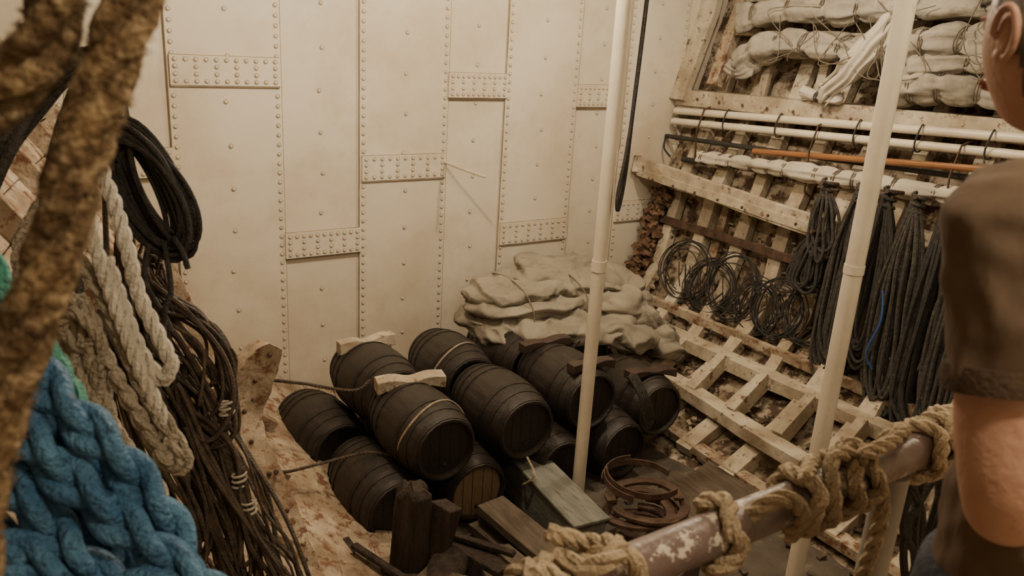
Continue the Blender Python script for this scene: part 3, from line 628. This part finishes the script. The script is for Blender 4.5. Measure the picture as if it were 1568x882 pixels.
# grey hank bunched behind the hemp ropes
gh=MB()
for i in range(16):
    ox,oz=rnd.uniform(-.05,.05),rnd.uniform(-.06,.06)
    P=[(.24,2.06,3.50),(.10+ox*.5,2.04,3.40),(.0+ox,2.02,3.28),(-.06+ox,2.0,3.1+oz),(-.04+ox,1.98,2.9+oz),(.03+ox,1.96,2.78+oz),(.10+ox,1.96,2.9),(.12+ox*.6,2.0,3.12),(.17,2.04,3.36)]
    gh.tube(catmull([V(q)+V((rnd.uniform(-.01,.01),rnd.uniform(-.03,.03),rnd.uniform(-.02,.02))) for q in P],6,True),rnd.choice([.009,.012]),7,0,closed=True)
for P in [[(.40,2.1,3.98),(.34,2.09,3.68),(.24,2.06,3.50)]]: gh.tube(catmull(P,6),.012,7,0)
gh.done("grey_rope_coil",[M['dark']])
dc=MB()
for i in range(26):
    c0=V((.385,2.36,3.13))+V((rnd.uniform(-.02,.02),rnd.uniform(-.04,.04),rnd.uniform(-.02,.02)))
    ra=rnd.uniform(.035,.11);rb=rnd.uniform(.12,.2);P=[]
    for q in range(30):
        a=2*math.pi*q/30;lx=ra*math.cos(a);lz=rb*math.sin(a)
        P.append(c0+V((.83,-.55,0))*(lx-lz*.35)+V((0,0,1))*lz)
    dc.tube(P,.0075,7,0,closed=True)
for P in [[(.50,2.7,3.98),(.44,2.65,3.74),(.36,2.5,3.42),(.36,2.42,3.28)],[(.48,2.7,3.98),(.42,2.64,3.72),(.33,2.48,3.4),(.33,2.42,3.25)],[(.40,2.3,3.0),(.40,2.25,2.88),(.38,2.24,2.83),(.37,2.24,2.74)],[(.36,2.3,3.0),(.34,2.28,2.9),(.38,2.26,2.8),(.39,2.25,2.76),(.36,2.28,2.85)],[(.42,2.28,3.02),(.44,2.27,2.98),(.45,2.26,2.93)]]:
    dc.tube(catmull(P,6),.008,7,0)
dc.done("black_rope_coil",[M['black']])
wc=MB()
A_=[(.36,2.57,2.92),(.42,2.55,2.76),(.51,2.48,2.68),(.57,2.39,2.56),(.56,2.34,2.41),(.50,2.38,2.38),(.42,2.48,2.52),(.34,2.55,2.66)]
B_=[(.32,2.56,2.6),(.40,2.48,2.5),(.50,2.37,2.36),(.55,2.29,2.25),(.575,2.22,2.1),(.585,2.15,1.9),(.52,2.2,1.85),(.43,2.34,2.15),(.36,2.45,2.4)]
C_=[(.45,2.45,2.55),(.53,2.33,2.3),(.59,2.2,2.1),(.65,2.1,1.96),(.68,2.02,1.78),(.58,2.1,1.75),(.5,2.28,2.1),(.43,2.4,2.35)]
D_=[(.26,2.5,2.75),(.33,2.4,2.5),(.40,2.33,2.3),(.44,2.27,2.1),(.42,2.25,1.95),(.34,2.33,2.1),(.28,2.42,2.4)]
for base,n in ((A_,18),(B_,18),(C_,15),(D_,14)):
    for i in range(n):
        sc=rnd.uniform(.6,1.15);c0=sum((V(q) for q in base),V())/len(base);o=V((rnd.uniform(-.04,.04),rnd.uniform(-.04,.04),rnd.uniform(-.06,.06)))
        P=[c0+(V(q)-c0)*sc+o+V((rnd.uniform(-.03,.03),rnd.uniform(-.02,.02),rnd.uniform(-.035,.035))) for q in base]
        wc.tube(catmull(P,6,True),rnd.choice([.0045,.006,.008]),6,0,closed=True)
for (x,y,z) in [(.55,2.33,2.42),(.575,2.22,2.12),(.56,2.26,2.2)]:
    wc.tube([V((x,y,z))+V((.022*math.cos(a),.02*math.sin(a),.003*a)) for a in [q*.5 for q in range(38)]],.004,5,1)
for P in [[(.52,2.8,3.98),(.44,2.75,3.7),(.36,2.62,3.3),(.36,2.57,2.92)],[(.50,2.75,3.98),(.4,2.65,3.6),(.30,2.52,3.2),(.27,2.5,2.75)]]: wc.tube(catmull(P,6),.008,6,0)
wc.done("wire_rope_coil",[M['wire'],M['sail']])
# ------------------------------------------------------------ man
man=bpy.data.objects.new("man",None);col.objects.link(man)
Dv=V((-.1,.995,0));Rv=V((.995,.1,0));O=V((1.16,.41,1.985))
def W(fwd,right,z): return O+Dv*fwd+Rv*right+V((0,0,z))
def fin(mb,name,m,vox=.009,sm=6,disp=0):
    ob=mb.done(name,m,parent=man,sharp=180)
    r=ob.modifiers.new("remesh","REMESH");r.mode='VOXEL';r.voxel_size=vox;r.use_smooth_shade=True
    s_=ob.modifiers.new("smooth","SMOOTH");s_.factor=.6;s_.iterations=sm
    if disp:
        t=bpy.data.textures.new(name+"_folds","CLOUDS");t.noise_scale=.07;t.noise_depth=1
        d=ob.modifiers.new("folds","DISPLACE");d.texture=t;d.strength=disp;d.mid_level=.5;d.texture_coords='LOCAL'
    return ob
def loft(mb,rings,mi=0,seg=28):
    vs=[]
    for (z,fc,hd_,hw) in rings:
        for k_ in range(seg):
            a=2*math.pi*k_/seg;ca,sa=math.cos(a),math.sin(a)
            vs.append(W(fc+hd_*math.copysign(abs(ca)**.85,ca),hw*math.copysign(abs(sa)**.85,sa),z))
    n=len(rings);fs=[(i*seg+k_,i*seg+(k_+1)%seg,(i+1)*seg+(k_+1)%seg,(i+1)*seg+k_) for i in range(n-1) for k_ in range(seg)]
    fs+=[tuple(range(seg))[::-1],tuple((n-1)*seg+k_ for k_ in range(seg))]
    mb.add(vs,fs,mi)
sh=MB()
loft(sh,[(.84,-.03,.11,.150),(.95,-.03,.11,.138),(1.1,-.03,.11,.128),(1.25,-.02,.112,.135),(1.36,-.01,.11,.155),(1.42,0,.10,.165),(1.47,.0,.08,.135),(1.505,.01,.066,.085),(1.525,.015,.06,.068)])
ls=V((.978,.425,3.425));le=V((.952,.345,3.115))
rs=W(0,.175,1.44);re=W(-.05,.235,1.13)
def fold(mb,a,b_,r):
    mb.tube([a,a.lerp(b_,.33),a.lerp(b_,.66),b_],[r*.3,r,r,r*.3],8,0)
def sleeve(a,b_):
    m_=a.lerp(b_,.56);P=[a+(O+V((0,0,1.44))-a)*.35,a+V((0,0,.01)),a.lerp(b_,.22),a.lerp(b_,.42),m_]
    sh.tube(catmull(P,5),[.070+.004*math.sin(q) if q<6 else .074-.0005*q for q in range(21)],20,0)
    return m_
ml=sleeve(ls,le);mr=sleeve(rs,re)
for (dx,dy,dz,ex,ey,ez) in [(-.03,-.058,-.03,.03,-.055,-.17),(-.055,-.045,-.01,-.02,-.066,-.15),(-.068,-.015,-.02,-.062,-.05,-.13),(.0,-.066,-.0,.06,-.045,-.12),(.04,-.06,.02,.10,-.07,-.12)]:
    fold(sh,ls+V((dx,dy,dz)),ls+V((ex,ey,ez)),.013)
fin(sh,"tshirt",[M['shirt']],vox=.007,sm=4,disp=.026)
hm=MB()
for a,b_,m_ in ((rs,re,mr),(ls,le,ml)):
    d=(b_-a).normalized();hm.tube([m_-d*.022,m_-d*.006,m_+d*.008],[.067,.0705,.070],30,0)
hm.done("sleeve_hem",[M['hem']],parent=man)
bd=MB()
lh=V((1.20,.44,3.09));rh=W(.02,.26,.87)
for sg,a,e,h_ in ((1,rs,re,rh),(-1,ls,le,lh)):
    P=catmull([a,a.lerp(e,.5),e,e.lerp(h_,.45),h_],6);n=len(P)
    rad=[interp([(0,.058),(.35,.055),(.5,.046),(.62,.047),(.8,.036),(1,.027)],i/(n-1)) for i in range(n)]
    bd.tube(P,rad,18)
    bd.blob(e+V((0,0,-.005)),(.044,.044,.044),nu=16,nv=10)
    d=(h_-e).normalized();sd=(d.cross(V((0,0,1))) if abs(d.z)<.8 else d.cross(Rv)).normalized();upv=sd.cross(d)
    palm=h_+d*.05;bd.tube([h_-d*.01,h_+d*.02,palm+d*.035],[.026,.036,.036],14)
    for q,(o,l) in enumerate([(-.030,.075),(-.010,.085),(.011,.08),(.030,.062)]):
        b0=palm+d*.03+sd*o*sg;bd.tube(catmull([b0,b0+d*l*.45+upv*-.004,b0+d*l*.75-upv*.02,b0+d*l*.9-upv*.042],4),[.0095]*6+[.0088]*4+[.008]*3,10)
    b0=h_+d*.02-sd*.03*sg;bd.tube(catmull([b0,b0+d*.03-sd*.025*sg-upv*.01,b0+d*.06-sd*.03*sg-upv*.02],5),.011,10)
loft(bd,[(1.44,.0,.058,.06),(1.5,.02,.055,.056),(1.56,.035,.055,.055),(1.62,.045,.06,.06)],seg=20)
fin(bd,"arms_and_neck",[M['skin']],vox=.0055,sm=4)
tr=MB()
loft(tr,[(.72,-.02,.10,.155),(.8,-.02,.115,.168),(.9,-.02,.112,.16),(.95,-.02,.11,.15)])
for s_ in (1,-1):
    tr.tube(catmull([W(-.02,.085*s_,.86),W(-.01,.1*s_,.5),W(-.03,.11*s_,.1)],8),[.094-.0021*q for q in range(17)],18)
fin(tr,"trousers",[M['jeans']],vox=.012,sm=5)
so=MB()
for s_ in (1,-1):
    so.blob(W(.04,.115*s_,.04),(.14,.05,.045),0,rot=(0,0,math.atan2(Dv.y,Dv.x)),e=.8)
so.done("shoes",[M['shoe']],parent=man)
hc=W(.085,-.012,1.66);Dh=V((.42,.907,0));Rh=V((.907,-.42,0));hr=Matrix((Dh,-Rh,V((0,0,1)))).transposed().to_euler()
hd_=MB()
def hsh(p,d):
    x,y_,z=p
    if z<0: k_=1-.33*(-z/.125)**1.6;y_*=k_;x=x*(1-.12*(-z/.125)) + .012*(-z/.125)
    if x>0: x*=.93
    fy=math.exp(-(y_/.013)**2)
    if x>0:
        x+=.026*fy*math.exp(-((z+.028)/.018)**2)+.012*fy*math.exp(-((z+.005)/.02)**2)
        x-=.010*math.exp(-((abs(y_)-.032)/.014)**2)*math.exp(-((z-.008)/.012)**2)
        x+=.006*math.exp(-((z-.03)/.01)**2)*math.exp(-(y_/.05)**2)
        x+=.008*math.exp(-((z+.068)/.012)**2)*math.exp(-(y_/.022)**2)+.01*math.exp(-((z+.105)/.015)**2)*math.exp(-(y_/.025)**2)
    return V((x,y_,z))
hd_.blob(hc,(.100,.078,.125),0,hr,nu=72,nv=56,disp=hsh)
RM=hr.to_matrix()
def hl(x,y_,z): return hc+RM@V((x,y_,z))
for s_ in (1,-1):
    P=[hl(-.003+.018*math.cos(a)-.006,s_*(.080+.008*math.sin(a*.5+1)),-.005+.030*math.sin(a)) for a in [2*math.pi*q/18 for q in range(18)]]
    hd_.tube(P,.0048,8,0,closed=True);hd_.blob(hl(-.006,s_*.079,-.006),(.016,.006,.026),0,hr,nu=16,nv=10);hd_.blob(hl(.0,s_*.079,-.032),(.009,.005,.009),0,hr,nu=12,nv=8)
    hd_.blob(hl(.083,s_*.032,.008),(.0125,.0125,.0125),1,hr,nu=16,nv=12);hd_.blob(hl(.0935,s_*.032,.008),(.003,.0055,.0055),2,hr,nu=12,nv=8)
    hd_.tube(catmull([hl(.085,s_*.047,.012),hl(.0965,s_*.033,.018),hl(.093,s_*.02,.011)],4),.0028,6,0)
    hd_.tube(catmull([hl(.085,s_*.05,.030),hl(.096,s_*.034,.036),hl(.098,s_*.018,.030)],4),.004,6,4)
hd_.tube(catmull([hl(.090,.022,-.068),hl(.101,.008,-.066),hl(.1015,0,-.067),hl(.101,-.008,-.066),hl(.090,-.022,-.068)],4),.0042,8,3)
hd_.tube(catmull([hl(.090,.018,-.073),hl(.100,0,-.075),hl(.090,-.018,-.073)],5),.0045,8,3)
def hair(p,d):
    x,y_,z=p
    lim= .062 if x>.03 else (.02 if x>.005 else (-.03 if x>-.03 else -.08))
    if z<lim: return hsh(V((x,y_,z)),d)*.97
    return hsh(V((x,y_,z)),d)*1.04+d*.0015*noise.noise(p*200)
hd_.blob(hc,(.100,.078,.125),4,hr,nu=96,nv=72,disp=hair)
hd_.done("head",[M['skin'],M['eye'],M['iris'],M['lip'],M['hair']],parent=man,sharp=180)
# ------------------------------------------------------------ lights
def light(n,loc,e,c,r):
    l=bpy.data.lights.new(n,'POINT');l.energy=e;l.color=c;l.shadow_soft_size=r
    o=bpy.data.objects.new(n,l);o.location=loc;col.objects.link(o)
wc_=(1,.85,.64)
light("ceiling_lamp",(5.0,4.6,4.75),180,wc_,.06)
light("ceiling_lamp",(2.3,4.4,4.75),225,wc_,.06)
light("ceiling_lamp",(3.6,1.2,4.8),95,wc_,.12)
light("ceiling_lamp",(.8,-.1,4.75),66,wc_,.1)
wd=bpy.data.worlds.new("world");bpy.context.scene.world=wd;wd.use_nodes=True
wd.node_tree.nodes["Background"].inputs[0].default_value=(1,.88,.7,1);wd.node_tree.nodes["Background"].inputs[1].default_value=.04
# ------------------------------------------------------------ camera
h=math.radians(34.4);pt=math.radians(17.5);rr=math.radians(3.5)
F=V((math.sin(h)*math.cos(pt),math.cos(h)*math.cos(pt),-math.sin(pt)))
R0=V((math.cos(h),-math.sin(h),0));U0=R0.cross(F)
Rr=R0*math.cos(rr)+U0*math.sin(rr);Ur=U0*math.cos(rr)-R0*math.sin(rr)
cd=bpy.data.cameras.new("camera");cam=bpy.data.objects.new("camera",cd);col.objects.link(cam)
m=Matrix((Rr,Ur,-F)).transposed().to_4x4();m.translation=(0,0,3.6);cam.matrix_world=m
cd.sensor_width=36;cd.lens=28.0;cd.clip_start=.05
cd.dof.use_dof=True;cd.dof.focus_distance=5.5;cd.dof.aperture_fstop=5.6
bpy.context.scene.camera=cam
